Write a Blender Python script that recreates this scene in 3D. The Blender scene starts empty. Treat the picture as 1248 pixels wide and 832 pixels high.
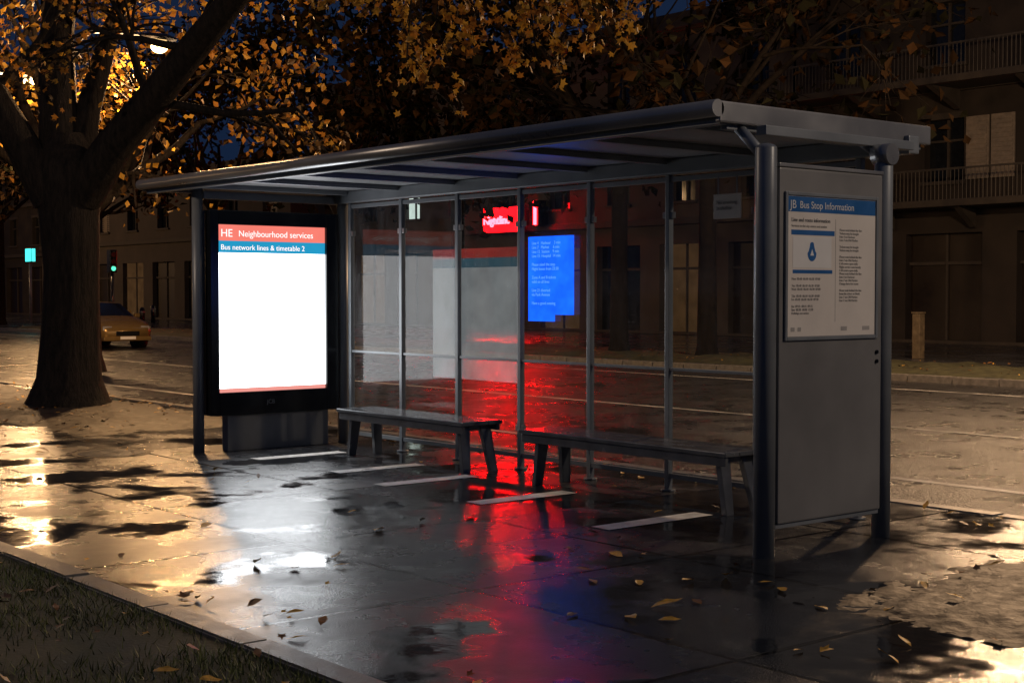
import bpy, bmesh, math, random
import numpy as np
from mathutils import Vector, Matrix, Euler, noise as mnoise
random.seed(7); rng=np.random.default_rng(7)
scene=bpy.context.scene
scene.view_settings.view_transform='Standard'; scene.view_settings.look='None'; scene.view_settings.exposure=0

# survey frame (X to the right of the viewer, D ahead) -> world. World x runs along the street.
def C(X,D,z=0.0):
    dx=X-1.526; dy=D-8.67
    return Vector((0.634*dx-0.773*dy, 0.773*dx+0.634*dy, z))

# ---------------------------------------------------------------- materials
def newmat(name):
    m=bpy.data.materials.new(name); m.use_nodes=True
    nt=m.node_tree; nt.nodes.clear()
    out=nt.nodes.new('ShaderNodeOutputMaterial')
    return m,nt,out
def N(nt,t,**kw):
    n=nt.nodes.new(t)
    for k,v in kw.items():
        if k in n.inputs.keys(): n.inputs[k].default_value=v
        else: setattr(n,k,v)
    return n
def L(nt,a,b): nt.links.new(a,b)
def coords(nt,scale=(1,1,1)):
    tc=N(nt,'ShaderNodeTexCoord'); mp=N(nt,'ShaderNodeMapping'); mp.inputs['Scale'].default_value=scale
    L(nt,tc.outputs['Object'],mp.inputs[0]); return mp.outputs[0]
def noise(nt,vec,scale,detail=4,rough=.55):
    n=N(nt,'ShaderNodeTexNoise'); n.inputs['Scale'].default_value=scale; n.inputs['Detail'].default_value=detail; n.inputs['Roughness'].default_value=rough
    L(nt,vec,n.inputs['Vector']); return n.outputs['Fac']
def ramp(nt,fac,a,b,ca=(0,0,0,1),cb=(1,1,1,1)):
    r=N(nt,'ShaderNodeValToRGB'); e=r.color_ramp.elements
    e[0].position=a; e[1].position=b; e[0].color=ca; e[1].color=cb
    L(nt,fac,r.inputs[0]); return r.outputs[0]
def mixc(nt,f,a,b):
    m=N(nt,'ShaderNodeMix',data_type='RGBA')
    for i,v in ((6,a),(7,b)):
        if isinstance(v,tuple): m.inputs[i].default_value=v
        else: L(nt,v,m.inputs[i])
    if isinstance(f,(int,float)): m.inputs[0].default_value=f
    else: L(nt,f,m.inputs[0])
    return m.outputs[2]
def mth(nt,op,a,b=None,clamp=False):
    m=N(nt,'ShaderNodeMath',operation=op); m.use_clamp=clamp
    for i,v in ((0,a),(1,b)):
        if v is None: continue
        if isinstance(v,(int,float)): m.inputs[i].default_value=v
        else: L(nt,v,m.inputs[i])
    return m.outputs[0]
def maprange(nt,f,a,b):
    m=N(nt,'ShaderNodeMapRange'); m.inputs[3].default_value=a; m.inputs[4].default_value=b; L(nt,f,m.inputs[0]); return m.outputs[0]
def bump(nt,h,strength,dist=.01,prev=None):
    b=N(nt,'ShaderNodeBump'); b.inputs['Distance'].default_value=dist
    if isinstance(strength,(int,float)): b.inputs['Strength'].default_value=strength
    else: L(nt,strength,b.inputs['Strength'])
    L(nt,h,b.inputs['Height'])
    if prev is not None: L(nt,prev,b.inputs['Normal'])
    return b.outputs[0]
def rgba(c): return (c[0],c[1],c[2],1)

def simple(name,col,rough=.5,metal=0.0,var=.25,scale=8,bmp=.1,bscale=60,spec=.5,rvar=.15):
    m,nt,out=newmat(name); p=N(nt,'ShaderNodeBsdfPrincipled'); v=coords(nt)
    n=noise(nt,v,scale,4)
    L(nt,mixc(nt,ramp(nt,n,.3,.7),rgba([c*(1-var) for c in col]),rgba([min(1,c*(1+var)) for c in col])),p.inputs['Base Color'])
    L(nt,maprange(nt,n,max(.02,rough-rvar),min(1,rough+rvar)),p.inputs['Roughness'])
    p.inputs['Metallic'].default_value=metal; p.inputs['Specular IOR Level'].default_value=spec
    if bmp>0: L(nt,bump(nt,noise(nt,v,bscale,2),bmp,.005),p.inputs['Normal'])
    L(nt,p.outputs[0],out.inputs[0]); return m
def emis(name,col,st,var=0.0,scale=3):
    m,nt,out=newmat(name); e=N(nt,'ShaderNodeEmission'); e.inputs[0].default_value=rgba(col); e.inputs[1].default_value=st
    if var>0:
        n=noise(nt,coords(nt),scale,2); L(nt,maprange(nt,n,st*(1-var),st*(1+var)),e.inputs[1])
    L(nt,e.outputs[0],out.inputs[0]); return m

def wet(name,dark,light,joints=None,puddle_lo=.5,puddle_hi=.56,r_dry=.33,r_wet=.03,pscale=.5,bscale=90,bstr=.35,bdist=.004,grain=250,rip=.1,damp_amt=.08):
    m,nt,out=newmat(name); p=N(nt,'ShaderNodeBsdfPrincipled'); v=coords(nt)
    big=noise(nt,v,pscale,4,.6); med=noise(nt,v,3.1,4,.65); fine=noise(nt,v,bscale,2,.65); gr=noise(nt,v,grain,0,.5)
    pud=ramp(nt,big,puddle_lo,puddle_hi)
    col=mixc(nt,ramp(nt,med,.3,.72),rgba(dark),rgba(light))
    col=mixc(nt,mth(nt,'MULTIPLY',ramp(nt,gr,.55,.75),.35),col,rgba([min(1,c*2.2) for c in light]))
    damp=ramp(nt,noise(nt,v,1.3,4,.6),.35,.6)
    col=mixc(nt,mth(nt,'MULTIPLY',damp,.5),col,rgba([c*.6 for c in dark]))
    col=mixc(nt,mth(nt,'MULTIPLY',pud,.5),col,rgba([c*.5 for c in dark]))
    rdry=mth(nt,'ADD',maprange(nt,damp,r_dry+damp_amt,r_dry-damp_amt),mth(nt,'MULTIPLY',mth(nt,'SUBTRACT',med,.5),.25))
    bs=mth(nt,'MULTIPLY',mth(nt,'SUBTRACT',1.0,pud),bstr)
    bs=mth(nt,'ADD',bs,.02)
    nrm=bump(nt,fine,bs,bdist)
    nrm=bump(nt,noise(nt,v,7,2),rip,.02,nrm)
    if joints:
        bt=N(nt,'ShaderNodeTexBrick'); bt.offset=0.0; bt.inputs['Scale'].default_value=1.0
        bt.inputs['Brick Width'].default_value=joints[0]; bt.inputs['Row Height'].default_value=joints[1]
        bt.inputs['Mortar Size'].default_value=.018; bt.inputs['Mortar Smooth'].default_value=.2
        bt.inputs['Color1'].default_value=(.72,.72,.72,1); bt.inputs['Color2'].default_value=(1.3,1.28,1.25,1)
        wob=N(nt,'ShaderNodeVectorMath',operation='ADD'); L(nt,v,wob.inputs[0]); wob.inputs[1].default_value=(.35,.42,0)
        L(nt,wob.outputs[0],bt.inputs['Vector'])
        mul=N(nt,'ShaderNodeMix',data_type='RGBA',blend_type='MULTIPLY'); mul.inputs[0].default_value=1
        L(nt,col,mul.inputs[6]); L(nt,bt.outputs['Color'],mul.inputs[7])
        col=mixc(nt,bt.outputs['Fac'],mul.outputs[2],(.004,.004,.004,1))
        rdry=mth(nt,'ADD',rdry,mth(nt,'MULTIPLY',mth(nt,'SUBTRACT',bt.outputs['Color'],1.0),.22))
        nrm=bump(nt,mth(nt,'SUBTRACT',1.0,bt.outputs['Fac']),1.0,.018,nrm)
    rmix=N(nt,'ShaderNodeMix',data_type='FLOAT'); L(nt,pud,rmix.inputs[0]); L(nt,rdry,rmix.inputs[2]); rmix.inputs[3].default_value=r_wet
    L(nt,col,p.inputs['Base Color']); L(nt,rmix.outputs[0],p.inputs['Roughness']); L(nt,nrm,p.inputs['Normal'])
    p.inputs['IOR'].default_value=1.5
    L(nt,p.outputs[0],out.inputs[0]); return m

M={}
M['paving']=wet('wet_paving',(.030,.034,.041),(.062,.067,.076),joints=(1.9,1.55),r_dry=.27,puddle_lo=.51,puddle_hi=.58,pscale=.75,r_wet=.07,bstr=.55)
M['asphalt']=wet('wet_asphalt',(.016,.017,.019),(.032,.032,.034),r_dry=.34,bscale=32,bstr=1.0,bdist=.028,puddle_lo=.60,puddle_hi=.68,pscale=.3,r_wet=.17)
M['ground']=simple('bare_ground',(.05,.04,.03),.8,var=.4,scale=.5)
M['soil']=simple('wet_soil',(.03,.022,.014),.6,var=.7,scale=14,bmp=1,bscale=25)
M['grassbase']=simple('grass_soil',(.035,.035,.014),.8,var=.5,scale=5,bmp=.8,bscale=40)
M['blade']=simple('grass_blade',(.13,.15,.04),.5,var=.5,scale=3,bmp=0)
M['kerb']=simple('kerb_concrete',(.2,.19,.175),.45,var=.35,scale=9,bmp=.5,bscale=70,rvar=.2)
M['paint']=simple('worn_bay_paint',(.8,.8,.78),.45,var=.22,scale=11,bmp=.3,bscale=90)
M['rpaint']=simple('worn_road_paint',(.36,.36,.35),.5,var=.6,scale=2.5,bmp=.3,bscale=60)
M['metal']=simple('painted_grey_steel',(.22,.24,.26),.4,metal=.15,var=.14,scale=3,bmp=.05,bscale=30)
M['metal_l']=simple('roof_edge_aluminium',(.29,.29,.29),.33,metal=.5,var=.15,scale=2,bmp=.05)
M['panel']=simple('grey_side_panel',(.22,.215,.21),.42,metal=.1,var=.16,scale=1.6,bmp=.06,bscale=25)
M['roofunder']=simple('roof_underside_sheet',(.30,.31,.32),.5,metal=.1,var=.2,scale=2)
M['black']=simple('black_gloss_frame',(.008,.009,.011),.18,var=.2,bmp=0,rvar=.06)
M['bench']=simple('bench_dark_metal',(.15,.16,.175),.24,metal=.4,var=.25,scale=5,bmp=.12,bscale=45,rvar=.1)
m,nt,out=newmat('tree_bark'); p=N(nt,'ShaderNodeBsdfPrincipled'); v=coords(nt,(1,1,.22))
n=noise(nt,v,16,5,.7); L(nt,mixc(nt,ramp(nt,n,.35,.65),(.006,.005,.004,1),(.028,.021,.017,1)),p.inputs['Base Color'])
p.inputs['Roughness'].default_value=.8; p.inputs['Specular IOR Level'].default_value=.25; L(nt,bump(nt,n,1,.06),p.inputs['Normal']); L(nt,p.outputs[0],out.inputs[0]); M['bark']=m
M['bark2']=simple('dark_wet_bark',(.009,.007,.006),.9,var=.5,scale=9,bmp=.6,bscale=20,spec=.1)

def leafmat(name,col,tr=.45,rough=.5):
    m,nt,out=newmat(name)
    if tr==0:
        d=N(nt,'ShaderNodeBsdfDiffuse'); d.inputs[0].default_value=rgba(col); L(nt,d.outputs[0],out.inputs[0]); return m
    p=N(nt,'ShaderNodeBsdfPrincipled'); p.inputs['Roughness'].default_value=rough; p.inputs['Base Color'].default_value=rgba(col)
    t=N(nt,'ShaderNodeBsdfTranslucent'); t.inputs[0].default_value=rgba(col)
    s=N(nt,'ShaderNodeMixShader'); s.inputs[0].default_value=tr; L(nt,p.outputs[0],s.inputs[1]); L(nt,t.outputs[0],s.inputs[2])
    L(nt,s.outputs[0],out.inputs[0]); return m
M['leafA']=leafmat('leaf_orange',(.38,.17,.025)); M['leafB']=leafmat('leaf_yellow',(.52,.30,.04)); M['leafC']=leafmat('leaf_brown',(.10,.06,.022))
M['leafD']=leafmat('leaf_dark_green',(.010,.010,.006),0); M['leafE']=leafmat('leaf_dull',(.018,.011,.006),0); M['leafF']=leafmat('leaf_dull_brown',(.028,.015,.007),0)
M['fallA']=simple('fallen_leaf_yellow',(.55,.30,.04),.5,var=.4,scale=30,bmp=0); M['fallB']=simple('fallen_leaf_brown',(.2,.09,.025),.5,var=.4,scale=30,bmp=0); M['fallC']=simple('fallen_leaf_dark',(.08,.04,.018),.5,var=.4,scale=30,bmp=0)

# thin wet glass
m,nt,out=newmat('shelter_glass'); v=coords(nt)
lw=N(nt,'ShaderNodeLayerWeight'); lw.inputs[0].default_value=.5
f5=mth(nt,'POWER',lw.outputs['Facing'],4.5); fr=mth(nt,'ADD',mth(nt,'MULTIPLY',f5,.40),.045)
tr=N(nt,'ShaderNodeBsdfTransparent'); tr.inputs[0].default_value=(.84,.88,.89,1)
gl=N(nt,'ShaderNodeBsdfGlossy'); gl.inputs['Roughness'].default_value=.05
vor=N(nt,'ShaderNodeTexVoronoi'); vor.inputs['Scale'].default_value=55; L(nt,v,vor.inputs['Vector'])
drop=ramp(nt,vor.outputs['Distance'],.10,.22,(1,1,1,1),(0,0,0,1))
L(nt,bump(nt,drop,.25,.004),gl.inputs['Normal'])
s1=N(nt,'ShaderNodeMixShader'); L(nt,fr,s1.inputs[0]); L(nt,tr.outputs[0],s1.inputs[1]); L(nt,gl.outputs[0],s1.inputs[2])
df=N(nt,'ShaderNodeBsdfDiffuse'); df.inputs[0].default_value=(.5,.5,.52,1)
dirt=mth(nt,'MULTIPLY',ramp(nt,noise(nt,coords(nt,(1,1,.35)),5,5,.7),.42,.8),.12)
dirt=mth(nt,'ADD',mth(nt,'ADD',dirt,mth(nt,'MULTIPLY',drop,.14)),.015)
s2=N(nt,'ShaderNodeMixShader'); L(nt,dirt,s2.inputs[0]); L(nt,s1.outputs[0],s2.inputs[1]); L(nt,df.outputs[0],s2.inputs[2])
L(nt,s2.outputs[0],out.inputs[0]); M['glass']=m
def ghostmat(name,col,al,em):  # see-through colour with its own glow, for a painted reflection
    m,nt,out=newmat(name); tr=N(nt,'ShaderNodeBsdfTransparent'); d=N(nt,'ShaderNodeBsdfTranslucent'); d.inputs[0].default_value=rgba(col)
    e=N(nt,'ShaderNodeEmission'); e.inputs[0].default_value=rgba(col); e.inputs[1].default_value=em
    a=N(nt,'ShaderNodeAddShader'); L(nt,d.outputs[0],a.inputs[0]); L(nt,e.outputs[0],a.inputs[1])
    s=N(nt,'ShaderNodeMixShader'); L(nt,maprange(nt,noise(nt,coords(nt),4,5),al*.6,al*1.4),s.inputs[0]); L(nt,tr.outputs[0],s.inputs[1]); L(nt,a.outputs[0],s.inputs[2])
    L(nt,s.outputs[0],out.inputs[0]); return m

# ---------------------------------------------------------------- mesh helpers
def empty(name):
    o=bpy.data.objects.new(name,None); scene.collection.objects.link(o); o.empty_display_size=.2; return o
def link(name,me,mat=None,parent=None):
    o=bpy.data.objects.new(name,me); scene.collection.objects.link(o)
    if mat is not None:
        for mm in (mat if isinstance(mat,list) else [mat]): me.materials.append(mm)
    if parent is not None: o.parent=parent
    return o
def box(name,x0,x1,y0,y1,z0,z1,mat,parent=None,bev=0.0,seg=2):
    bm=bmesh.new(); bmesh.ops.create_cube(bm,size=1)
    for q in bm.verts: q.co=Vector(((x0+x1)/2+q.co.x*(x1-x0),(y0+y1)/2+q.co.y*(y1-y0),(z0+z1)/2+q.co.z*(z1-z0)))
    if bev>0: bmesh.ops.bevel(bm,geom=bm.edges[:],offset=bev,segments=seg,affect='EDGES',profile=.6)
    me=bpy.data.meshes.new(name); bm.to_mesh(me); bm.free()
    return link(name,me,mat,parent)
def poly(name,pts,mat,parent=None):
    me=bpy.data.meshes.new(name); me.from_pydata([tuple(q) for q in pts],[],[tuple(range(len(pts)))]); me.update()
    return link(name,me,mat,parent)
def prism(name,pts,d,mat,parent=None,bev=0):
    n=len(pts); d=Vector(d); V=[tuple(q) for q in pts]+[tuple(Vector(q)+d) for q in pts]
    F=[tuple(range(n)),tuple(range(2*n-1,n-1,-1))]+[(i,i+n,(i+1)%n+n,(i+1)%n) for i in range(n)]
    me=bpy.data.meshes.new(name); me.from_pydata(V,[],F)
    bm=bmesh.new(); bm.from_mesh(me); bmesh.ops.recalc_face_normals(bm,faces=bm.faces)
    if bev>0: bmesh.ops.bevel(bm,geom=bm.edges[:],offset=bev,segments=2,affect='EDGES')
    bm.to_mesh(me); bm.free(); return link(name,me,mat,parent)
def tube_data(V,F,pts,rad,n=8,cap=False):
    pts=[Vector(q) for q in pts]; base=len(V); up=Vector((.13,.31,.94)).normalized()
    for i,q in enumerate(pts):
        t=(pts[min(i+1,len(pts)-1)]-pts[max(i-1,0)]).normalized()
        a=t.cross(up)
        if a.length<.2: a=t.cross(Vector((1,0,0)))
        a.normalize(); b=t.cross(a)
        for k in range(n):
            an=2*math.pi*k/n; V.append(tuple(q+a*math.cos(an)*rad[i]+b*math.sin(an)*rad[i]))
    for i in range(len(pts)-1):
        for k in range(n):
            F.append((base+i*n+k,base+i*n+(k+1)%n,base+(i+1)*n+(k+1)%n,base+(i+1)*n+k))
    if cap:
        F.append(tuple(base+k for k in range(n))[::-1]); F.append(tuple(base+(len(pts)-1)*n+k for k in range(n)))
def tube(name,pts,rad,mat,parent=None,n=20,smooth=True):
    V=[];F=[]; 
    if isinstance(rad,(int,float)): rad=[rad]*len(pts)
    tube_data(V,F,pts,rad,n,True); me=bpy.data.meshes.new(name); me.from_pydata(V,[],F); me.update()
    bm=bmesh.new(); bm.from_mesh(me); bmesh.ops.recalc_face_normals(bm,faces=bm.faces); bm.to_mesh(me); bm.free()
    if smooth:
        for f in me.polygons: f.use_smooth=len(f.vertices)==4
    return link(name,me,mat,parent)
def text(name,s,loc,rot,size,mat,parent,ext=.001,align='LEFT',bev=0):
    c=bpy.data.curves.new(name,'FONT'); c.body=s; c.size=size; c.extrude=ext; c.align_x=align; c.bevel_depth=bev
    o=bpy.data.objects.new(name,c); scene.collection.objects.link(o); o.location=loc; o.rotation_euler=[math.radians(a) for a in rot]
    c.materials.append(mat); o.parent=parent; return o

# ---------------------------------------------------------------- ground, roads
poly('ground',[(-1500,-1500,-.135),(1500,-1500,-.135),(1500,1500,-.135),(-1500,1500,-.135)],M['ground'])
poly('road',[(-400,2.65,-.12),(120,2.65,-.12),(120,17,-.12),(-400,17,-.12)],M['asphalt'])
box('pavement',-400,120,-3.40,2.49,-.13,0,M['paving'])
box('pavement',-400,120,17.16,33,-.13,.0,M['paving'])
def kerbrow(name,x0,x1,y0,y1,z0,z1,step):
    x=x0; bm=bmesh.new()
    while x<x1:
        r=bmesh.ops.create_cube(bm,size=1); dz=random.uniform(-.006,.006)
        for q in r['verts']:
            q.co=Vector((x+step/2+q.co.x*(step-.012),(y0+y1)/2+q.co.y*(y1-y0),(z0+z1)/2+q.co.z*(z1-z0)+dz))
        x+=step
    bmesh.ops.bevel(bm,geom=bm.edges[:],offset=.012,segments=2,affect='EDGES')
    me=bpy.data.meshes.new(name); bm.to_mesh(me); bm.free(); return link(name,me,M['kerb'])
kerbrow('kerb',-80,20,2.49,2.65,-.2,.012,1.0)
kerbrow('kerb',-110,20,17.0,17.16,-.2,.012,1.0)
kerbrow('kerb',-30,12,-3.56,-3.40,-.2,.022,1.0)
for y in (4.45,8.7,14.9):
    mk=poly('road_marking',[(-300,y,-.115),(60,y,-.115),(60,y+.12,-.115),(-300,y+.12,-.115)],M['rpaint'])
bay=empty('bay_marking')
for i,(x,a,b) in enumerate(((-1.4,-.05,.98),(-2.87,0,.98),(-4.18,.02,1.0),(-5.15,.2,1.15),(-6.5,.15,1.15))):
    poly('stripe_%d'%(i+1),[(x-.095,a,.004),(x+.09,a,.004),(x+.085,b,.004),(x-.1,b,.004)],M['paint'],bay)
poly('lawn',[(-400,-60,.0),(120,-60,.0),(120,-3.56,.0),(-400,-3.56,.0)],M['grassbase'])
def mound(name,x0,x1,y0,y1,step,mat,amp=.035,cut=.25):
    nx=int((x1-x0)/step)+1; ny=int((y1-y0)/step)+1; V=[];F=[]
    for j in range(ny):
        for i in range(nx):
            x=x0+(x1-x0)*i/(nx-1); y=y0+(y1-y0)*j/(ny-1)
            ex=min(x-x0,x1-x)/(.25*min(x1-x0,4)); ey=min(y-y0,y1-y)/(.3*min(y1-y0,2)); e=min(1,ex,ey)
            n1=mnoise.noise(Vector((x*1.3,y*1.3,3))); n2=mnoise.noise(Vector((x*6,y*6,1))); n3=mnoise.noise(Vector((x*19,y*19,5)))
            z=amp*(e-cut+.7*n1+.35*n2)+.012*n3
            if e<=0: z=-.05
            V.append((x,y,max(z,-.05)))
    for j in range(ny-1):
        for i in range(nx-1):
            a=j*nx+i; q=(a,a+1,a+nx+1,a+nx)
            if max(V[k][2] for k in q)>-.005: F.append(q)
    me=bpy.data.meshes.new(name); me.from_pydata(V,[],F)
    for f in me.polygons: f.use_smooth=True
    return link(name,me,mat)
mound('soil_patch',.9,4.4,-.9,1.6,.03,M['soil'],cut=.1)
mound('soil_patch',-24,-9.6,-.4,2.45,.06,M['soil'],amp=.05)
mound('grass_verge',-60,-8,17.25,21,.25,M['grassbase'],amp=.12)

nb=48000
bx=rng.uniform(-9,4.5,nb); by=-3.57-rng.random(nb)**1.3*3.2
keep=(np.sin(bx*2.3+by*1.7)+np.sin(bx*5.1-by*3.3)+rng.normal(0,.8,nb))>-.7
bx=bx[keep];by=by[keep];nb=len(bx)
h=rng.uniform(.02,.06,nb); an=rng.uniform(0,6.28,nb); w=.0035; lx=rng.normal(0,.02,nb); ly=rng.normal(0,.02,nb)
V=np.empty((nb,3,3)); V[:,0]=np.stack([bx-w*np.cos(an),by-w*np.sin(an),np.zeros(nb)],1); V[:,1]=np.stack([bx+w*np.cos(an),by+w*np.sin(an),np.zeros(nb)],1); V[:,2]=np.stack([bx+lx,by+ly,h],1)
me=bpy.data.meshes.new('grass'); me.from_pydata(V.reshape(-1,3).tolist(),[],np.arange(nb*3).reshape(-1,3).tolist()); link('grass',me,M['blade'])

# ---------------------------------------------------------------- leaves
half=[(0,1),(22,.55),(48,.92),(78,.45),(108,.68),(150,.32),(176,.3)]
mp_=[(math.sin(math.radians(a))*r,math.cos(math.radians(a))*r) for a,r in half]
mp_=mp_+[(-x,y) for x,y in mp_[1:][::-1]]
MAPLE=np.array([(x,y,.35*(x*x)-.22*y*y) for x,y in mp_])*.5
OVAL=np.array([(0,-.62,.02),(.13,-.35,.0),(.24,-.05,.05),(.17,.3,.02),(0,.55,-.06),(-.17,.3,.02),(-.24,-.05,.05),(-.13,-.35,.0)])
KITE=np.array([(0,-.5,0),(.34,-.02,.1),(0,.5,-.06),(-.34,-.02,.1)])
def rots(n,flat=False,tilt=.25):
    if flat:
        a=rng.uniform(0,6.283,n); tx=rng.normal(0,tilt,n); ty=rng.normal(0,tilt,n)
        ca,sa=np.cos(a),np.sin(a); R=np.zeros((n,3,3)); R[:,0,0]=ca;R[:,0,1]=-sa;R[:,1,0]=sa;R[:,1,1]=ca;R[:,2,2]=1
        T=np.zeros((n,3,3)); T[:,0,0]=1;T[:,1,1]=1;T[:,2,2]=1; T[:,2,0]=tx; T[:,2,1]=ty
        return np.einsum('nij,njk->nik',T,R)
    q=rng.normal(size=(n,4)); q/=np.linalg.norm(q,axis=1)[:,None]; w,x,y,z=q.T
    return np.stack([np.stack([1-2*(y*y+z*z),2*(x*y-z*w),2*(x*z+y*w)],1),np.stack([2*(x*y+z*w),1-2*(x*x+z*z),2*(y*z-x*w)],1),np.stack([2*(x*z-y*w),2*(y*z+x*w),1-2*(x*x+y*y)],1)],1)
def leafmesh(name,P,S,tmpl,mats,weights,parent=None,flat=False,tilt=.25):
    P=np.asarray(P); n=len(P); k=len(tmpl); R=rots(n,flat,tilt)
    V=np.einsum('nij,kj->nki',R,tmpl)*np.asarray(S)[:,None,None]
    if flat: V[:,:,2]-=V[:,:,2].min(axis=1)[:,None]
    V=V+P[:,None,:]
    me=bpy.data.meshes.new(name); me.from_pydata(V.reshape(-1,3).tolist(),[],np.arange(n*k).reshape(-1,k).tolist())
    for mm in mats: me.materials.append(mm)
    me.polygons.foreach_set('material_index',rng.choice(len(mats),n,p=weights).astype(np.int32)); me.update()
    o=bpy.data.objects.new(name,me); scene.collection.objects.link(o); o.parent=parent; return o
def region(n,x0,x1,y0,y1,z): return np.stack([rng.uniform(x0,x1,n),rng.uniform(y0,y1,n),np.full(n,z)],1)
P=np.concatenate([region(38,-12,3.5,-3.3,-.2,.006),region(8,-8,0,0,1.5,.008),region(16,-1.2,3,-2.4,-.2,.006),region(60,-14,3,-3.4,-3.0,.006),region(800,-34,-10,-.4,2.45,.03),
   region(300,-9,4,-6.4,-3.6,.03),region(40,.8,4,-.4,1.5,.03),region(150,-30,3,2.0,2.45,.006),region(220,-30,5,2.7,3.4,-.113),region(700,-60,-8,17.4,21,.08),region(90,-22,-8,-2.5,-.3,.006)])
hf=len(P)//2; rng.shuffle(P)
fl=empty('fallen_leaves')
leafmesh('maple_shapes',P[:hf],rng.uniform(.05,.11,hf),MAPLE,[M['fallA'],M['fallB'],M['fallC']],[.45,.35,.2],fl,flat=True,tilt=.25)
leafmesh('oval_shapes',P[hf:],rng.uniform(.06,.12,len(P)-hf),OVAL,[M['fallA'],M['fallB'],M['fallC']],[.5,.32,.18],fl,flat=True,tilt=.2)
Y=np.array([tuple(C(X,D,.006)) for X,D in ((.58,7.0),(.70,7.87),(.97,7.89),(1.45,7.67),(1.40,7.85),(1.64,6.21),(.63,8.72),(.78,7.25),(-.9,9.6),(-1.5,8.4),(1.2,8.0),(-.3,10.2),(1.9,7.2),(-2.1,9.8))])
leafmesh('yellow_wet_leaves',Y,rng.uniform(.10,.15,len(Y)),OVAL,[M['fallA']],[1.0],fl,flat=True,tilt=.15)

# ---------------------------------------------------------------- trees
LAMP1=np.array(C(-5.86,24,5.72)); GAP0=np.array(C(-4.4,18.2,4.72))
def gap(P,r=.42):
    d=LAMP1-GAP0; t=np.clip(((P-GAP0)@d)/(d@d),0,1.15); q=GAP0+t[:,None]*d
    return P[np.linalg.norm(P-q,axis=1)>r]
def rv(): return Vector((random.gauss(0,1),random.gauss(0,1),random.gauss(0,1))).normalized()
def grow(V,F,tips,p,d,length,r,depth,droop=0.0,n=7):
    p=Vector(p); d=Vector(d).normalized(); pts=[p.copy()]; rad=[r]; segs=4
    for i in range(segs):
        d=(d+rv()*.2+Vector((0,0,-droop if depth<=1 else .05))).normalized(); p=p+d*length/segs; pts.append(p.copy()); rad.append(r*(1-.55*(i+1)/segs))
    tube_data(V,F,pts,rad,n if r>.04 else 4)
    if depth==0:
        tips.extend(pts[1:]); return
    if depth==1: tips.extend(pts[2:])
    for i in range(3 if depth>1 else 4):
        k=random.randint(1,segs) if i else segs
        nd=(d+rv()*.85).normalized()
        grow(V,F,tips,pts[k],nd,length*random.uniform(.55,.8),rad[k]*.75,depth-1,droop,n)
def finish_tree(name,V,F,tips,perTip,spread,size,tmpl,mats,weights,zmin=None,frac=1.0,bark='bark'):
    e=empty(name); me=bpy.data.meshes.new('branches'); me.from_pydata(V,[],F); me.update()
    for f in me.polygons: f.use_smooth=True
    link('branches',me,M[bark],e)
    T=np.array([tuple(t) for t in tips]); 
    if frac<1: T=T[rng.random(len(T))<frac]
    P=np.repeat(T,perTip,axis=0)+rng.normal(0,spread,(len(T)*perTip,3))
    if zmin: P=P[P[:,2]>zmin]
    P=gap(P)
    leafmesh('leaves',P,rng.uniform(size*.6,size*1.25,len(P)),tmpl,mats,weights,e); return e

V=[];F=[];tips=[]
B=lambda X,D,z:C(X,D,z)
tube_data(V,F,[B(-6.28,20.3,-.05),B(-6.28,20.3,.12),B(-6.27,20.3,.4),B(-6.25,20.3,1.0),B(-6.22,20.3,1.9),B(-6.25,20.3,2.7),B(-6.25,20.3,3.3),B(-6.3,20.35,3.8)],[.66,.56,.45,.40,.38,.42,.48,.3],20)
limbs=[([(-6.45,20.2,2.9),(-6.8,20.1,3.6),(-7.2,20,4.35),(-8.2,19.8,5.6),(-9.6,19.5,7)],[.27,.24,.21,.16,.09]),
 ([(-6.35,20.3,3.2),(-6.42,20.4,4.2),(-6.5,20.6,5.2),(-6.4,20.9,6.6),(-6.6,21.2,9)],[.3,.27,.24,.18,.08]),
 ([(-6.1,20.3,3.2),(-6.02,20.5,4.2),(-5.8,20.8,5.3),(-5.3,21.3,6.8),(-4.7,22,8.6)],[.2,.17,.14,.1,.05]),
 ([(-6.05,20.2,2.95),(-5.55,20,3.6),(-4.9,19.6,4.2),(-4.2,19,4.8),(-3.45,18.3,5.4),(-2.2,16.4,6.2),(-1.0,14.2,6.0),(-.2,12.6,5.3),(.8,11.9,4.9)],[.3,.26,.23,.20,.17,.14,.1,.06,.03])]
for pts,rad in limbs:
    w=[B(*q) for q in pts]; tube_data(V,F,w,rad,12)
    for k in range(2,len(w)):
        for j in range(2):
            d=(rv()+Vector((0,0,.25))+(w[k]-w[k-1]).normalized()*.6)
            if pts[k][1]>17: grow(V,F,tips,w[k],d,random.uniform(1.3,2.0),rad[k]*.3,2,.12)
e1=finish_tree('street_tree',V,F,tips,6,.16,.13,MAPLE,[M['leafA'],M['leafB'],M['leafC']],[.35,.35,.3],zmin=3.0,frac=.6)
V=[];F=[];tips=[]
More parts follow.
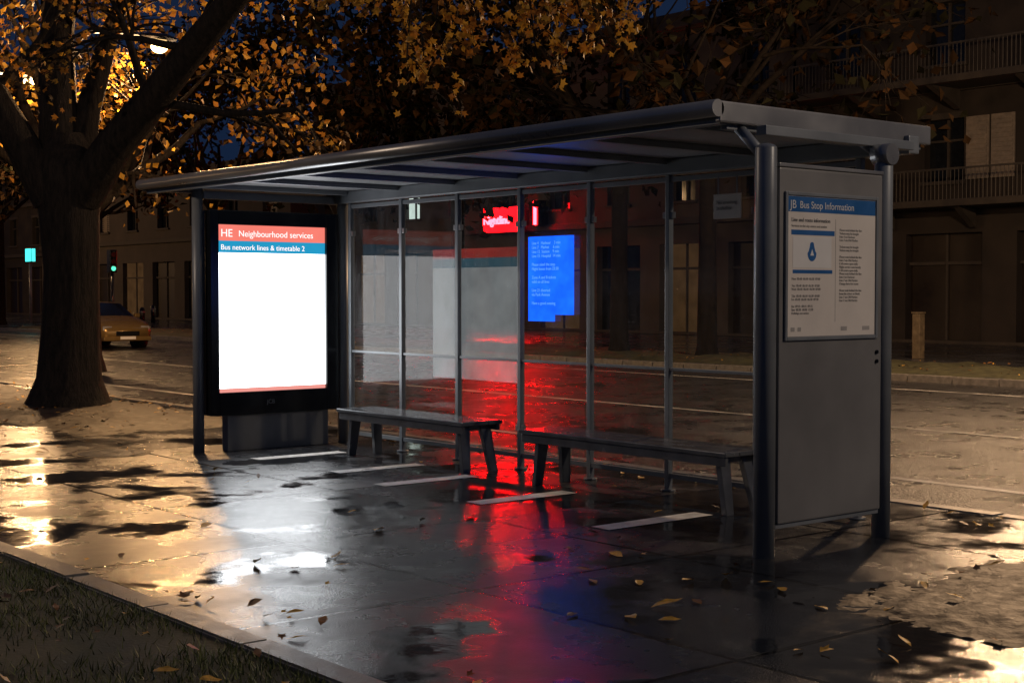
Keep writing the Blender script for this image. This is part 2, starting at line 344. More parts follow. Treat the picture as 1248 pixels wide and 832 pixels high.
for (X,z,z0) in ((-1.15,3.85,5.9),(-.85,3.45,5.9),(-.62,3.7,5.6),(-.95,4.1,5.9),(-.3,3.95,5.4),(.1,3.7,5.2),(.3,3.85,5.1),(.55,3.8,5.0),(.85,3.9,4.9),(1.1,4.0,4.9),(-.1,4.15,5.2),(-1.5,4.1,5.9),(.72,4.1,4.9),(-.75,3.3,5.6),(.2,3.5,5.2)):
    D=11.9+random.uniform(-.4,.5); a=B(X*.8-.1,D+.5,z0); b=B(X,D,z); mid=(a+b)/2+Vector((random.uniform(-.1,.1),random.uniform(-.1,.1),.1))
    tube_data(V,F,[a,mid,b],[.02,.012,.006],5)
    for j in range(6):
        q=mid.lerp(b,random.uniform(.2,1)); grow(V,F,tips,q,rv()+Vector((0,0,-.2)),random.uniform(.22,.4),.006,1,.15,4)
me=bpy.data.meshes.new('drooping_twigs'); me.from_pydata(V,[],F); link('drooping_twigs',me,M['bark'],e1)
T=np.array([tuple(t) for t in tips]); sel=rng.random(len(T))<.42; T=T[sel]; P=np.repeat(T,2,axis=0)+rng.normal(0,.04,(len(T)*2,3))
leafmesh('drooping_leaves',P,rng.uniform(.07,.13,len(P)),MAPLE,[M['leafA'],M['leafB'],M['leafC']],[.4,.48,.12],e1)

def simple_tree(name,loc,h,r,cr,nleaf_per,size,mats,w,depth=3,lean=0,frac=1.0,zf=.36,bark='bark'):
    V=[];F=[];tips=[]; loc=Vector(loc)
    fk=loc+Vector((lean,0,h*zf)); tube_data(V,F,[loc+Vector((0,0,-.05)),loc+Vector((0,0,.3)),loc.lerp(fk,.5),fk],[r*1.4,r*1.05,r*.9,r*.85],12)
    for i in range(6):
        a=i*1.05+random.uniform(-.3,.3); d=Vector((math.cos(a)*.8,math.sin(a)*.8,random.uniform(.45,1.4)))
        grow(V,F,tips,fk,d,cr*random.uniform(.5,.75),r*.5,depth,.05)
    return finish_tree(name,V,F,tips,nleaf_per,.32,size,KITE,mats,w,frac=frac,bark=bark)
mA=[M['leafA'],M['leafB'],M['leafC']]; mD=[M['leafE'],M['leafD'],M['leafF']]
p=C(-8.9,30); simple_tree('street_tree',(p.x,p.y,0),9,.3,5.5,5,.18,mA,[.35,.3,.35],frac=.7)
p=C(-10,47); simple_tree('street_tree',(p.x,1.4,0),10,.3,6,4,.3,mA,[.4,.3,.3],frac=.55)
for u in (18.3,21.5,28.5,35,44,55,67):
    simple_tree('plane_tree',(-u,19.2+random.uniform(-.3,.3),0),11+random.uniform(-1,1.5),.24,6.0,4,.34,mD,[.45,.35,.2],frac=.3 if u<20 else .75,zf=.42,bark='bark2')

# ---------------------------------------------------------------- bus shelter
S=empty('bus_shelter')
RX0,RX1,RY0,RY1=-8.10,-.15,-.26,1.90
box('roof_top_sheet',RX0+.02,RX1-.02,RY0+.03,RY1-.02,2.705,2.748,M['metal_l'],S,.008)
box('roof_underside',RX0+.06,RX1-.06,RY0+.08,RY1-.06,2.672,2.702,M['roofunder'],S)
tube('roof_front_tube',[(RX0,RY0,2.705),(RX1,RY0,2.705)],.052,M['metal_l'],S,24)
box('front_rail',RX0+.03,RX1-.03,RY0+.055,RY0+.12,2.615,2.70,M['metal'],S,.006)
box('roof_end_fascia',RX1-.045,RX1,RY0+.02,RY1,2.622,2.752,M['metal_l'],S,.012)
box('roof_end_fascia_lower',RX1-.10,RX1-.048,RY0+.13,RY1-.05,2.59,2.67,M['metal'],S,.006)
box('roof_end_fascia_left',RX0,RX0+.045,RY0+.02,RY1,2.64,2.752,M['metal_l'],S,.012)
box('roof_back_edge',RX0+.05,RX1-.05,RY1-.055,RY1,2.63,2.745,M['metal'],S,.01)
box('back_beam',-7.5,-.11,1.59,1.71,2.545,2.668,M['metal'],S,.012)
ms=[-7.10+i*.935 for i in range(8)]
for i,x in enumerate(ms):
    box('roof_rib_%d'%i,x-.035,x+.035,RY0+.125,1.585,2.625,2.671,M['metal'],S,.006)
    box('mullion_%d'%i,x-.024,x+.024,1.625,1.675,0,2.544,M['metal'],S,.006)
    tube('foot_plate_%d'%i,[(x,1.65,0.001),(x,1.65,.015)],.06,M['metal'],S,12)
for i in range(7):
    a,b=ms[i]+.025,ms[i+1]-.025
    poly('pane_%d'%i,[(a,1.65,.14),(b,1.65,.14),(b,1.65,2.5),(a,1.65,2.5)],M['glass'],S)
    box('mid_rail_%d'%i,a,b,1.636,1.664,.975,1.0,M['metal'],S,.003)
    box('low_rail_%d'%i,a,b,1.634,1.666,.105,.145,M['metal'],S,.003)
    box('top_rail_%d'%i,a,b,1.634,1.666,2.49,2.53,M['metal'],S,.003)
    for z in (.35,2.2):
        for xx in (a,b-.03): box('glass_clip',xx,xx+.03,1.63,1.67,z,z+.05,M['metal_l'],S,.003)
tube('post_front_left',[(-7.36,0,0),(-7.36,0,2.67)],.055,M['metal'],S)
tube('post_back_left',[(-7.27,1.65,0),(-7.27,1.65,2.56)],.058,M['metal'],S)
box('left_end_beam',-7.40,-7.32,.05,1.585,2.54,2.62,M['metal'],S,.008)
def capped(name,x,y,r,h):
    pts=[(x,y,0)]; rad=[r]
    for k in range(6):
        a=k/5*math.pi/2; pts.append((x,y,h-r*.5+math.sin(a)*r*.5)); rad.append(max(.004,r*math.cos(a)))
    return tube(name,pts,rad,M['metal'],S,28)
capped('post_front_right',0,0,.066,2.50); capped('post_back_right',0,1.16,.06,2.46)
tube('knuckle',[(-.06,1.16,2.50),(.07,1.16,2.50)],.07,M['metal_l'],S,24)
tube('knuckle_arm',[(-.03,1.16,2.50),(-.28,1.16,2.67)],.035,M['metal'],S,14)
tube('bracket_arm_front',[(-.02,0,2.42),(-.28,0,2.67)],.035,M['metal'],S,14)
box('right_end_rail',-.14,-.06,.07,1.58,2.56,2.62,M['metal'],S,.006)
box('side_panel',-.05,.045,.075,1.09,.195,2.36,M['panel'],S,.012)
box('side_panel_cap',-.055,.05,.07,1.095,2.362,2.385,M['metal_l'],S,.004)
box('side_panel_foot',-.03,.03,.07,1.09,.165,.193,M['metal'],S,.004)
for z in (1.22,1.16): tube('lock',[(.045,1.035,z),(.056,1.035,z)],.013,M['black'],S,14)
PO=empty('timetable_poster')
M['paper']=simple('poster_paper',(.82,.76,.69),.4,var=.05,scale=4,bmp=0); M['blue']=simple('poster_blue',(.02,.13,.38),.4,var=.1,bmp=0); M['ink']=simple('poster_ink',(.16,.16,.17),.5,var=.2,bmp=0); M['grey']=simple('poster_grey',(.42,.4,.38),.5,var=.1,bmp=0); M['white']=simple('poster_white',(.85,.84,.82),.4,var=.03,bmp=0)
fy0,fy1,fz0,fz1=.115,1.03,1.31,2.215
for nm,a,b,c,d in (('l',fy0,fy0+.022,fz0,fz1),('r',fy1-.022,fy1,fz0,fz1),('t',fy0+.023,fy1-.023,fz1-.022,fz1),('b',fy0+.023,fy1-.023,fz0,fz0+.022)):
    box('frame_'+nm,.046,.062,a,b,c,d,M['metal'],PO,.004)
box('paper',.046,.052,fy0+.024,fy1-.024,fz0+.024,fz1-.024,M['paper'],PO)
def pbox(nm,y0,y1,z0,z1,m,lv=1): return box(nm,.0522,.0522+.0012*lv,y0,y1,z0,z1,m,PO)
pbox('header_band',.141,1.003,2.095,2.188,M['blue'])
text('header_text','Bus Stop Information',(.0546,.25,2.118),(90,0,90),.062,M['white'],PO); text('header_mark','JB',(.0546,.16,2.115),(90,0,90),.072,M['white'],PO)
pbox('sub_band',.175,.59,1.955,1.985,M['blue'])
pbox('box_white',.19,.56,1.755,1.945,M['white']); 
icon=[(.0536,.37+.042*math.sin(a)*(1 if math.cos(a)<0.2 else .75),1.845+.05*math.cos(a)+(.018 if math.cos(a)>.8 else 0)) for a in [k*2*math.pi/24 for k in range(24)]]
prism('icon_drop',icon,(.001,0,0),M['blue'],PO)
prism('icon_mark',[(.0548,.352,1.83),(.0548,.388,1.83),(.0548,.37,1.87)],(.0008,0,0),M['white'],PO)
pbox('sub_band_2',.19,.57,1.72,1.742,M['blue'])
text('intro','Line and route information',(.0534,.175,2.035),(90,0,90),.034,M['ink'],PO)
text('intro2','Services to the city centre and station',(.0534,.175,2.003),(90,0,90),.022,M['grey'],PO)
lines_l='\n'.join(['Mon  05:40  06:10  06:30  07:00','','Tue  05:40  06:10  06:30  07:00','Wed  05:40  06:10  06:30  07:00','','Thu  05:40  06:10  06:30  07:00','Fri  05:40  06:10  06:30  07:20','','Sat  07:15  08:15  09:15','Sun  08:30  10:30  12:30','Holidays see notice'])
text('table_left',lines_l,(.0534,.18,1.68),(90,0,90),.021,M['grey'],PO)
lr='\n'.join(random.choice(['Please wait behind the line','Tickets may be bought','from the driver or kiosk','Night service runs hourly','Line 4 to Harbour','Line 7 via Old Market','Call centre open daily','','Change here for trams','']) for _ in range(24))
text('table_right',lr,(.0534,.64,2.03),(90,0,90),.021,M['grey'],PO)
pbox('column_rule',.60,.602,1.42,2.06,M['grey'])
for i,(a,b) in enumerate(((.175,.21),(.24,.27),(.66,.72),(.88,.95))): pbox('logo_%d'%i,a,b,1.365,1.39,M['grey'])

LB=empty('advertising_light_box')
bx0,bx1=-7.41,-7.235
box('cabinet',bx0,bx1-.03,.07,1.57,.37,2.43,M['black'],LB,.02,3)
for nm,a,b,c,d in (('l',.07,.165,.37,2.43),('r',1.42,1.57,.37,2.43),('t',.166,1.419,2.285,2.43),('b',.166,1.419,.37,.60)):
    box('bezel_'+nm,bx1-.029,bx1+.012,a,b,c,d,M['black'],LB,.007)
M['lbw']=emis('lit_poster_white',(.93,.97,1.0),4.8,.06,1.5); M['lbr']=emis('lit_poster_red',(.95,.22,.17),1.0,.1); M['lbb']=emis('lit_poster_blue',(.02,.34,.60),.95,.1); M['lbt']=emis('lit_text',(1,.9,.88),1.3); M['lbp']=emis('lit_poster_pink',(.95,.35,.3),.95)
fx=bx1-.02
def lb(nm,y0,y1,z0,z1,m,o=0): return poly(nm,[(fx+o,y0,z0),(fx+o,y1,z0),(fx+o,y1,z1),(fx+o,y0,z1)],m,LB)
lb('lit_sheet',.166,1.419,.64,2.005,M['lbw']); lb('red_header',.166,1.419,2.125,2.285,M['lbr']); lb('blue_header',.166,1.419,2.005,2.125,M['lbb'])
lb('foot_strip',.166,1.419,.60,.64,M['lbp'])
text('header_text','Neighbourhood services',(fx+.003,.40,2.17),(90,0,90),.088,M['lbt'],LB); text('header_mark','HE',(fx+.003,.2,2.165),(90,0,90),.11,M['lbt'],LB)
text('sub_text','Bus network lines & timetable 2',(fx+.003,.2,2.035),(90,0,90),.075,M['lbt'],LB)
text('maker_plate','JCB',(bx1+.0135,.70,.47),(90,0,90),.06,M['metal_l'],LB)
box('plinth',-7.40,-7.28,.28,1.47,.0,.365,M['panel'],LB,.008)

def bench(x0,x1):
    b=empty('bench'); y0,y1=.98,1.44
    for i,(a,c) in enumerate(((y0,y0+.148),(y0+.154,y0+.302),(y0+.308,y1))): box('seat_slat_%d'%i,x0,x1,a,c,.425,.46,M['bench'],b,.008)
    box('seat_apron_front',x0+.02,x1-.02,y0+.02,y0+.05,.355,.424,M['bench'],b,.004)
    box('seat_apron_back',x0+.02,x1-.02,y1-.05,y1-.02,.37,.424,M['bench'],b,.004)
    for k,(x,s) in enumerate(((x0+.16,-.3),(x1-.16,1.2))):
        prism('leg_%d'%k,[(x,y0+.055,.424),(x,y0+.17,.424),(x+s*.08,y0+.11,.0),(x+s*.08,y0+.03,.0)],(.05,0,0),M['bench'],b,.004)
        prism('leg_back_%d'%k,[(x,y1-.17,.424),(x,y1-.055,.424),(x+s*.08,y1-.04,.0),(x+s*.08,y1-.12,.0)],(.05,0,0),M['bench'],b,.004)
        box('leg_tie_%d'%k,x+.002,x+.048,y0+.171,y1-.171,.37,.423,M['bench'],b,.003)
    return b
bench(-6.35,-4.30); bench(-3.52,-1.2)

# neon sign on the building across the street
NS=empty('neon_sign')
M['neon']=emis('red_neon',(1,.0022,.0032),330); M['neonglow']=emis('red_neon_glow',(1,.002,.004),9,.5,1.0)
nx0,nx1=-44.7,-41.9
box('sign_box',nx0,nx1,33.0,33.2,4.2,5.4,M['black'],NS,.03)
poly('neon_haze_stand_in',[(nx0+.06,32.99,4.26),(nx1-.06,32.99,4.26),(nx1-.06,32.99,5.34),(nx0+.06,32.99,5.34)],M['neonglow'],NS)  # glowing backing stands in for the red haze around the neon letters
text('neon_text','Nightline',(nx0+.12,32.93,4.62),(90,0,0),.50,M['neon'],NS,ext=.02,bev=.008)
box('neon_bar',-41.15,-41.0,32.93,33.0,4.5,5.5,M['neon'],NS,.02)
box('bar_mount',-41.2,-40.95,33.01,33.59,4.45,5.55,M['black'],NS); box('sign_mount',nx0+.3,nx1-.3,33.21,33.59,4.3,5.2,M['black'],NS)
IS=empty('information_screen')
M['scr']=emis('screen_blue',(.006,.08,.75),2.0,.7,5); M['scrt']=emis('screen_text',(.1,.34,.95),1.1)
prism('screen',[(-4.13,1.60,1.35),(-3.80,1.60,1.35),(-3.80,1.60,1.41),(-3.55,1.60,1.41),(-3.55,1.60,2.10),(-4.13,1.60,2.10)],(0,.03,0),M['scr'],IS)
text('screen_text','\n'.join(['Line 4   Harbour    3 min','Line 7   Market     6 min','Line 12  Station    9 min','Line 15  Hospital  14 min','','Please mind the step','Night buses from 23:30','','Zone A and B tickets','valid on all lines','','Line 21 diverted','via Park Avenue','','Have a good evening']),(-4.08,1.598,2.03),(90,0,0),.038,M['scrt'],IS)
PR=empty('painted_box_reflection')  # light box's reflection in the panes, painted as faintly glowing sheets
M['v1']=ghostmat('reflection_white',(.55,.75,.95),.42,.26); M['v2']=ghostmat('reflection_red',(.7,.1,.1),.42,.2); M['v3']=ghostmat('reflection_blue',(.1,.3,.5),.42,.2)
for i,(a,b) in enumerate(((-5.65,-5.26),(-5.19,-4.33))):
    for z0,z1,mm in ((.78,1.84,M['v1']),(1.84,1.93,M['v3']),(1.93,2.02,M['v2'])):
        poly('reflection_sheet',[(a,1.655,z0),(b,1.655,z0),(b,1.655,z1),(a,1.655,z1)],mm,PR)
NT=empty('notice_sign')
box('plate',-1.9,-1.62,1.60,1.61,2.17,2.36,M['paper'],NT,.003)
text('plate_text','No smoking\nin shelter',(-1.87,1.598,2.28),(90,0,0),.042,M['grey'],NT)
for x in (-1.86,-1.67): box('strap',x,x+.01,1.602,1.608,2.361,2.50,M['metal'],NT)

mh=empty('manhole_cover'); p=C(-4.0,14.3)
tube('lid',[(p.x,p.y,.001),(p.x,p.y,.008)],.33,M['bench'],mh,40,False)
tube('ring',[(p.x,p.y,.0005),(p.x,p.y,.005)],.38,M['soil'],mh,40,False)
BO=empty('timber_bollard'); p=C(9.9,35)
M['timber']=simple('timber',(.13,.10,.06),.7,var=.4,scale=8,bmp=.5,bscale=20)
box('post',p.x-.11,p.x+.11,p.y-.11,p.y+.11,0,1.1,M['timber'],BO,.02); box('cap',p.x-.125,p.x+.125,p.y-.125,p.y+.125,1.101,1.14,M['timber'],BO,.01)

# ---------------------------------------------------------------- car
def car(cx,cy,zr,paint,flip=1):
    e=empty('parked_car')
    st=[(-2.22,.80,.40,.62,.70,.72,.5),(-2.1,.86,.30,.66,.86,.88,.70),(-1.45,.89,.22,.70,.93,1.0,.76),(-.85,.90,.20,.72,.95,1.36,.60),(-.2,.90,.20,.72,.95,1.44,.62),(.35,.90,.20,.72,.94,1.40,.60),(1.08,.89,.20,.70,.93,1.0,.74),(1.75,.87,.22,.64,.82,.87,.70),(2.1,.82,.26,.55,.70,.74,.62),(2.24,.66,.36,.50,.58,.60,.5)]
    V=[];F=[];mi=[];ring=[]
    for (x,w,zb,zm,zB,zt,wr) in st:
        h=[(0,zb),(w*.9,zb),(w,zb+.12),(w*1.01,zm),(w*.95,zB),(wr,zt-.02),(wr*.6,zt),(0,zt+.01)]
        full=h+[(-a,b) for a,b in h[-2:0:-1]]
        ring.append(len(V)); V+= [(cx+flip*x,cy+a,zr+b) for a,b in full]; n=len(full)
    for i in range(len(st)-1):
        for k in range(n):
            F.append((ring[i]+k,ring[i]+(k+1)%n,ring[i+1]+(k+1)%n,ring[i+1]+k))
            side=k in (4,n-5); top=k in (5,6,7,8)
            mi.append(1 if (side and 2<=i<=5) or (top and i in (2,5)) else 0)
    F.append(tuple(ring[0]+k for k in range(n))); mi.append(0); F.append(tuple(ring[-1]+k for k in range(n))); mi.append(0)
    me=bpy.data.meshes.new('body'); me.from_pydata(V,[],F); 
    for mm in (paint,M['black']): me.materials.append(mm)
    me.polygons.foreach_set('material_index',mi)
    for f in me.polygons: f.use_smooth=True
    bm=bmesh.new(); bm.from_mesh(me); bmesh.ops.recalc_face_normals(bm,faces=bm.faces); bm.to_mesh(me); bm.free()
    link('body',me,None,e)
    for i,(x,y) in enumerate(((-1.35,.80),(1.38,.80),(-1.35,-.80),(1.38,-.80))):
        s=1 if y>0 else -1
        tube('wheel_arch_%d'%i,[(cx+flip*x,cy+s*.60,zr+.33),(cx+flip*x,cy+s*.915,zr+.33)],.37,M['black'],e,28)
        tube('tyre_%d'%i,[(cx+flip*x,cy+s*.70,zr+.32),(cx+flip*x,cy+s*.93,zr+.32)],.32,M['tyre'],e,28)
        tube('rim_%d'%i,[(cx+flip*x,cy+s*.9,zr+.32),(cx+flip*x,cy+s*.94,zr+.32)],.20,M['metal_l'],e,16)
    for s in (-1,1):
        box('headlamp',cx+flip*2.08-.09,cx+flip*2.08+.09,cy+s*.62-.15,cy+s*.62+.15,zr+.56,zr+.70,M['lampglass'],e,.03)
        box('tail_lamp',cx-flip*2.12-.07,cx-flip*2.12+.07,cy+s*.66-.14,cy+s*.66+.14,zr+.66,zr+.80,M['tail'],e,.03)
        box('mirror',cx+flip*.72-.07,cx+flip*.72+.07,cy+s*1.0-.09,cy+s*1.0+.09,zr+.94,zr+1.07,paint,e,.03)
        for xx in (-.35,.62): box('window_pillar',cx+flip*xx-.03,cx+flip*xx+.03,cy+s*.80-.05,cy+s*.80+.05,zr+.93,zr+1.18,paint,e,.01)
    box('grille',cx+flip*2.22-.04,cx+flip*2.22+.04,cy-.38,cy+.38,zr+.40,zr+.54,M['black'],e,.01)
    box('bumper',cx+flip*2.16-.1,cx+flip*2.16+.1,cy-.78,cy+.78,zr+.24,zr+.38,paint,e,.04)
    box('number_plate',cx+flip*2.27-.01,cx+flip*2.27+.01,cy-.25,cy+.25,zr+.29,zr+.38,M['white'],e)
    return e
M['tyre']=simple('tyre_rubber',(.012,.012,.012),.7,bmp=.2); M['lampglass']=simple('headlamp_glass',(.5,.5,.5),.1,metal=.5,bmp=0); M['tail']=simple('tail_lamp_red',(.3,.01,.01),.2,bmp=0)
M['carpaint']=simple('tan_car_paint',(.24,.155,.055),.25,metal=.4,var=.05,bmp=0,rvar=.04)
car(-38.4,12.3,-.12,M['carpaint'])

# ---------------------------------------------------------------- buildings
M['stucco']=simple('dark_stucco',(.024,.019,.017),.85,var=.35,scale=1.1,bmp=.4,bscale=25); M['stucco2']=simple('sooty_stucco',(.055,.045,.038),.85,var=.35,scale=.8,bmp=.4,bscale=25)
M['trim']=simple('stone_trim',(.045,.038,.033),.8,var=.25,scale=3,bmp=.3); M['wglass']=simple('window_glass',(.01,.012,.016),.08,bmp=0,rvar=.03); M['shutter']=simple('cream_shutter',(.22,.19,.16),.6,var=.2,bmp=.1)
M['door']=simple('dark_door',(.013,.008,.006),.5,var=.3); M['iron']=simple('wrought_iron',(.05,.045,.04),.5,bmp=0)
M['lit']=emis('lit_window',(1,.78,.5),.9,.4,2); M['litc']=emis('lit_window_cool',(.8,.95,.85),.9,.3,2); M['dimlit']=emis('dim_window',(1,.5,.2),.05,.5,2)
def facade(name,x0,x1,y,floors,bay,mat,fh=3.7,gh=4.4,balc=(),lit={},depth=10,shut=.25):
    e=empty(name); H=gh+fh*floors
    nb=max(1,int((x1-x0)/bay)); bw=(x1-x0)/nb
    rows=[(0,gh,.1,3.5,.7)]+[(gh+fh*i,gh+fh*(i+1),gh+fh*i+.75,gh+fh*i+2.7,.36) for i in range(floors)]
    V=[];F=[]
    def q(a,b,c,d,yy=0):
        i=len(V); V.extend([(a,y+yy,c),(b,y+yy,c),(b,y+yy,d),(a,y+yy,d)]); F.append((i,i+1,i+2,i+3))
    opens=[]
    for ri,(z0,z1,o0,o1,fr) in enumerate(rows):
        for k in range(nb):
            a=x0+k*bw; b=a+bw; ow=bw*fr; oa=(a+b)/2-ow/2; ob=oa+ow
            q(a,oa,z0,z1); q(ob,b,z0,z1); q(oa,ob,z0,o0); q(oa,ob,o1,z1)
            for (s0,s1) in ((oa,oa),(ob,ob)):
                i=len(V); V.extend([(s0,y,o0),(s0,y+.35,o0),(s0,y+.35,o1),(s0,y,o1)]); F.append((i,i+1,i+2,i+3))
            i=len(V); V.extend([(oa,y,o0),(ob,y,o0),(ob,y+.35,o0),(oa,y+.35,o0)]); F.append((i,i+1,i+2,i+3))
            i=len(V); V.extend([(oa,y,o1),(ob,y,o1),(ob,y+.35,o1),(oa,y+.35,o1)]); F.append((i,i+1,i+2,i+3))
            opens.append((ri,k,oa,ob,o0,o1))
    i=len(V); V.extend([(x0,y,0),(x0,y+depth,0),(x0,y+depth,H),(x0,y,H),(x1,y,0),(x1,y+depth,0),(x1,y+depth,H),(x1,y,H)])
    F.extend([(i,i+1,i+2,i+3),(i+4,i+5,i+6,i+7),(i+3,i+2,i+6,i+7),(i+1,i+5,i+6,i+2)])
    me=bpy.data.meshes.new('walls'); me.from_pydata(V,[],F); link('walls',me,mat,e)
    for ri,k,oa,ob,o0,o1 in opens:
        if (ri,k) in lit: m=lit[(ri,k)]
        elif ri==0: m=M['door'] if k%3 else M['wglass']
        else: m=M['shutter'] if random.random()<shut else M['wglass']
        poly('window_fill',[(oa,y+.3,o0),(ob,y+.3,o0),(ob,y+.3,o1),(oa,y+.3,o1)],m,e)
        mid=(oa+ob)/2
        box('window_mullion',mid-.04,mid+.04,y+.22,y+.29,o0,o1,M['trim'],e)
        if ri>0:
            box('window_transom',oa,mid-.042,y+.22,y+.29,o0+1.25,o0+1.32,M['trim'],e); box('window_transom',mid+.042,ob,y+.22,y+.29,o0+1.25,o0+1.32,M['trim'],e)
            box('sill',oa-.12,ob+.12,y-.12,y-.003,o0-.12,o0-.002,M['trim'],e,.02); box('lintel',oa-.1,ob+.1,y-.06,y-.003,o1+.002,o1+.2,M['trim'],e,.01)
            if m is M['shutter']:
                for s in range(14):
                    box('slat',oa+.03,mid-.05,y+.2,y+.215,o0+.1+s*.13,o0+.17+s*.13,M['shutter'],e)
                    box('slat',mid+.05,ob-.03,y+.2,y+.215,o0+.1+s*.13,o0+.17+s*.13,M['shutter'],e)
        else:
            box('door_transom',oa,mid-.042,y+.2,y+.29,2.5,2.6,M['trim'],e); box('door_transom',mid+.042,ob,y+.2,y+.29,2.5,2.6,M['trim'],e)
    for i in range(floors+1):
        z=gh+fh*i; box('string_course',x0,x1,y-.22,y-.004,z-.16,z+.10,M['trim'],e,.03)
    box('plinth',x0,x1,y-.08,y-.004,0,.09,M['trim'],e)
    box('parapet',x0-.2,x1+.2,y-.4,y-.23,H-.1,H+.5,M['trim'],e,.03)
    for (ri,a,b,pr) in balc:
        z=gh+fh*(ri-1)
        box('balcony_slab',a,b,y-pr,y-.225,z-.14,z+.08,M['trim'],e,.03); box('balcony_rail',a,b,y-pr+.02,y-pr+.08,z+.98,z+1.04,M['iron'],e)
        VV=[];FF=[]
        n=int((b-a)/.14)
        for s in range(n+1):
            xx=a+.05+s*(b-a-.1)/n; tube_data(VV,FF,[(xx,y-pr+.05,z+.08),(xx,y-pr+.05,z+.98)],[.014,.014],4)
        me=bpy.data.meshes.new('balusters'); me.from_pydata(VV,[],FF); link('balusters',me,M['iron'],e)
        for s in range(int((b-a)/3)+1):
            xx=min(a+.3+s*3,b-.3); prism('corbel',[(xx,y-.225,z-.14),(xx,y-pr+.15,z-.14),(xx,y-.225,z-.75)],(.22,0,0),M['trim'],e)
    return e
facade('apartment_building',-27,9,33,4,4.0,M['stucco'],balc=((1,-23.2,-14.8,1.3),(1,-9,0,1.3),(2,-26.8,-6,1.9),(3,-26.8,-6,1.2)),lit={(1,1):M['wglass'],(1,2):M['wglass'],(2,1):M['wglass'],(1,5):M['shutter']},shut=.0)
SH=bpy.data.objects['apartment_building']
for k,(a,b) in enumerate(((-20.15,-19.35),(-19.27,-18.47))):
    box('shutter_leaf',a,b,32.9,32.97,5.15,7.1,M['shutter'],SH,.01)
    for s in range(13): box('slat',a+.05,b-.05,32.87,32.899,5.22+s*.143,5.31+s*.143,M['shutter'],SH)
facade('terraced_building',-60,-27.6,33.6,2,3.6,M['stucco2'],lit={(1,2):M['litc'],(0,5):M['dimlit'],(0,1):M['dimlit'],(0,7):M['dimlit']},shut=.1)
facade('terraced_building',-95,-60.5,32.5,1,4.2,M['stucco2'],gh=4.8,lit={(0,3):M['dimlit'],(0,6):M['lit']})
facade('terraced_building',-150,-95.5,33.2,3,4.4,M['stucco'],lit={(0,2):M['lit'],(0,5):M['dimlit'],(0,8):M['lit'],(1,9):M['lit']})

SG=empty('shop_sign'); p=C(-26.8,80)
M['teal']=emis('teal_sign',(.05,.75,.7),2.5,.2,2)
tube('pole',[(p.x,p.y,0),(p.x,p.y,3.3)],.08,M['metal'],SG,12); box('frame',p.x-.45,p.x+.45,p.y-.12,p.y+.12,3.3,4.1,M['black'],SG,.02)
poly('face',[(p.x+.46,p.y-.1,3.35),(p.x+.46,p.y+.1,3.35),(p.x+.46,p.y+.1,4.05),(p.x+.46,p.y-.1,4.05)],M['teal'],SG); poly('face_front',[(p.x-.42,p.y-.125,3.35),(p.x+.42,p.y-.125,3.35),(p.x+.42,p.y-.125,4.05),(p.x-.42,p.y-.125,4.05)],M['teal'],SG)
TL=empty('traffic_light'); p=C(-16.7,60)
tube('pole',[(p.x,p.y,0),(p.x,p.y,2.5)],.06,M['black'],TL,12); box('housing',p.x-.16,p.x+.16,p.y-.16,p.y+.16,2.45,3.4,M['black'],TL,.03)
M['tlg']=emis('signal_green',(.1,.9,.5),1.5); M['tloff']=simple('signal_lens',(.05,.01,.01),.3,bmp=0)
for i,mm in enumerate((M['tlg'],M['tloff'],M['tloff'])):
    tube('lens_%d'%i,[(p.x+.16,p.y,2.62+i*.29),(p.x+.175,p.y,2.62+i*.29)],.10,mm,TL,20); tube('visor_%d'%i,[(p.x+.16,p.y,2.73+i*.29),(p.x+.32,p.y,2.72+i*.29)],.03,M['black'],TL,8)
for i,(X,D) in enumerate(((-19.5,78),(-17,66),(-13,62))):
    b=empty('bollard'); q=C(X,D); tube('post',[(q.x,q.y,0),(q.x,q.y,.85),(q.x,q.y,.95)],[.12,.12,.05],M['black'],b,14); tube('collar',[(q.x,q.y,.7),(q.x,q.y,.76)],.135,M['metal_l'],b,14)

# ---------------------------------------------------------------- street lamps
M['sodium']=emis('sodium_lens',(1,.62,.25),14)
def lamp(base,head,power,col=(1,.56,.24),name='street_lamp',rad=.15,lr=.11):
    e=empty(name); b=Vector(base); hd=Vector(head); top=Vector((b.x,b.y,hd.z-.4))
    tube('pole',[b,b+Vector((0,0,1)),top],[.11,.085,.055],M['metal'],e,14)
    tube('arm',[top,top.lerp(hd,.35)+Vector((0,0,.35)),hd+Vector((0,0,.10))],[.05,.04,.035],M['metal'],e,10)
    d=(hd-top); d.z=0; d.normalize()
    h0=hd+Vector((0,0,.08))
    V=[];F=[]; tube_data(V,F,[h0-d*.35,h0-d*.2,h0+d*.1,h0+d*.3],[.06,.13,.15,.05],12,True)
    V=[(x,y,h0.z+(z-h0.z)*.5+.03) for x,y,z in V]; me=bpy.data.meshes.new('head'); me.from_pydata(V,[],F); link('head',me,M['black'],e)
    bm=bmesh.new(); bmesh.ops.create_uvsphere(bm,u_segments=16,v_segments=8,radius=lr)
    for q in bm.verts: q.co=Vector((q.co.x,q.co.y,q.co.z*.75))+hd-Vector((0,0,lr*.3))
    me=bpy.data.meshes.new('lens'); bm.to_mesh(me); bm.free(); link('lens',me,M['sodium'],e)
    ld=bpy.data.lights.new('lamp_light','POINT'); ld.energy=power; ld.color=col; ld.shadow_soft_size=rad
    lo=bpy.data.objects.new('lamp_light',ld); scene.collection.objects.link(lo); lo.location=hd+Vector((0,0,-.22-rad)); lo.parent=e
    return e
q=C(-5.86,24); lamp((q.x,2.2,0),(q.x,q.y,5.72),1400,lr=.14)
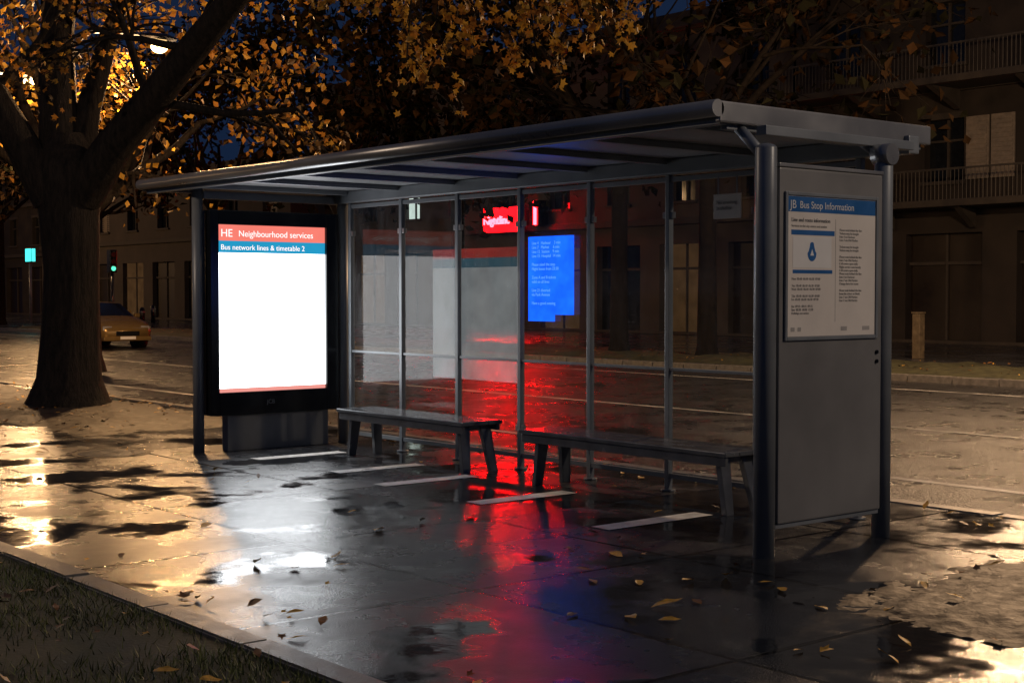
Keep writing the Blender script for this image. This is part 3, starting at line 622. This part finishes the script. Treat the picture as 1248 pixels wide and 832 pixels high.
q=C(-11.7,35); lamp((q.x,2.2,0),(q.x,q.y,6.75),2000,(1,.58,.27),lr=.14,rad=.35)
q=C(10.6,26.5); h=C(9.2,25); lamp((q.x,17.6,0),(h.x,h.y,7.6),3600,(1,.62,.34),rad=.25)
lamp((8.6,2.2,0),(8.0,4.4,6.8),1000,(1,.80,.62))
q=C(-7.5,11.5); lamp((q.x,q.y-.9,0),(q.x,q.y,5.2),330,(1,.76,.56))  # unseen lamp added on the lawn to brighten hanging leaves and shelter front
q=C(-40,90); lamp((q.x,17.6,0),(q.x,15.5,7.5),4000)
lamp((-52,17.6,0),(-52,15.6,7.5),1400)

# ---------------------------------------------------------------- world
w=bpy.data.worlds.new('World'); scene.world=w; w.use_nodes=True; nt=w.node_tree; nt.nodes.clear()
out=N(nt,'ShaderNodeOutputWorld'); bg=N(nt,'ShaderNodeBackground'); sky=N(nt,'ShaderNodeTexSky'); sky.sky_type='NISHITA'; sky.sun_disc=False
sky.sun_elevation=math.radians(-3.5); sky.sun_rotation=math.radians(140)
mul=N(nt,'ShaderNodeMix',data_type='RGBA',blend_type='MULTIPLY'); mul.inputs[0].default_value=1; mul.inputs[7].default_value=(.35,.6,1.4,1)
L(nt,sky.outputs[0],mul.inputs[6])
add=N(nt,'ShaderNodeMix',data_type='RGBA',blend_type='ADD'); add.inputs[0].default_value=1; add.inputs[7].default_value=(.06,.14,.38,1); L(nt,mul.outputs[2],add.inputs[6])
L(nt,add.outputs[2],bg.inputs[0]); bg.inputs[1].default_value=.1; L(nt,bg.outputs[0],out.inputs[0])
sd=bpy.data.lights.new('moonlight','SUN'); sd.energy=.012; sd.angle=math.radians(.5); sd.color=(.6,.7,1)
so=bpy.data.objects.new('moonlight',sd); scene.collection.objects.link(so); so.rotation_euler=(math.radians(40),0,math.radians(140))

cd=bpy.data.cameras.new('camera'); cd.lens=50.5; cd.sensor_width=36; cd.clip_end=4000
co=bpy.data.objects.new('camera',cd); scene.collection.objects.link(co)
co.location=(5.734,-6.677,1.6); co.rotation_euler=(math.radians(90-1.93),0,math.radians(50.65))
scene.camera=co
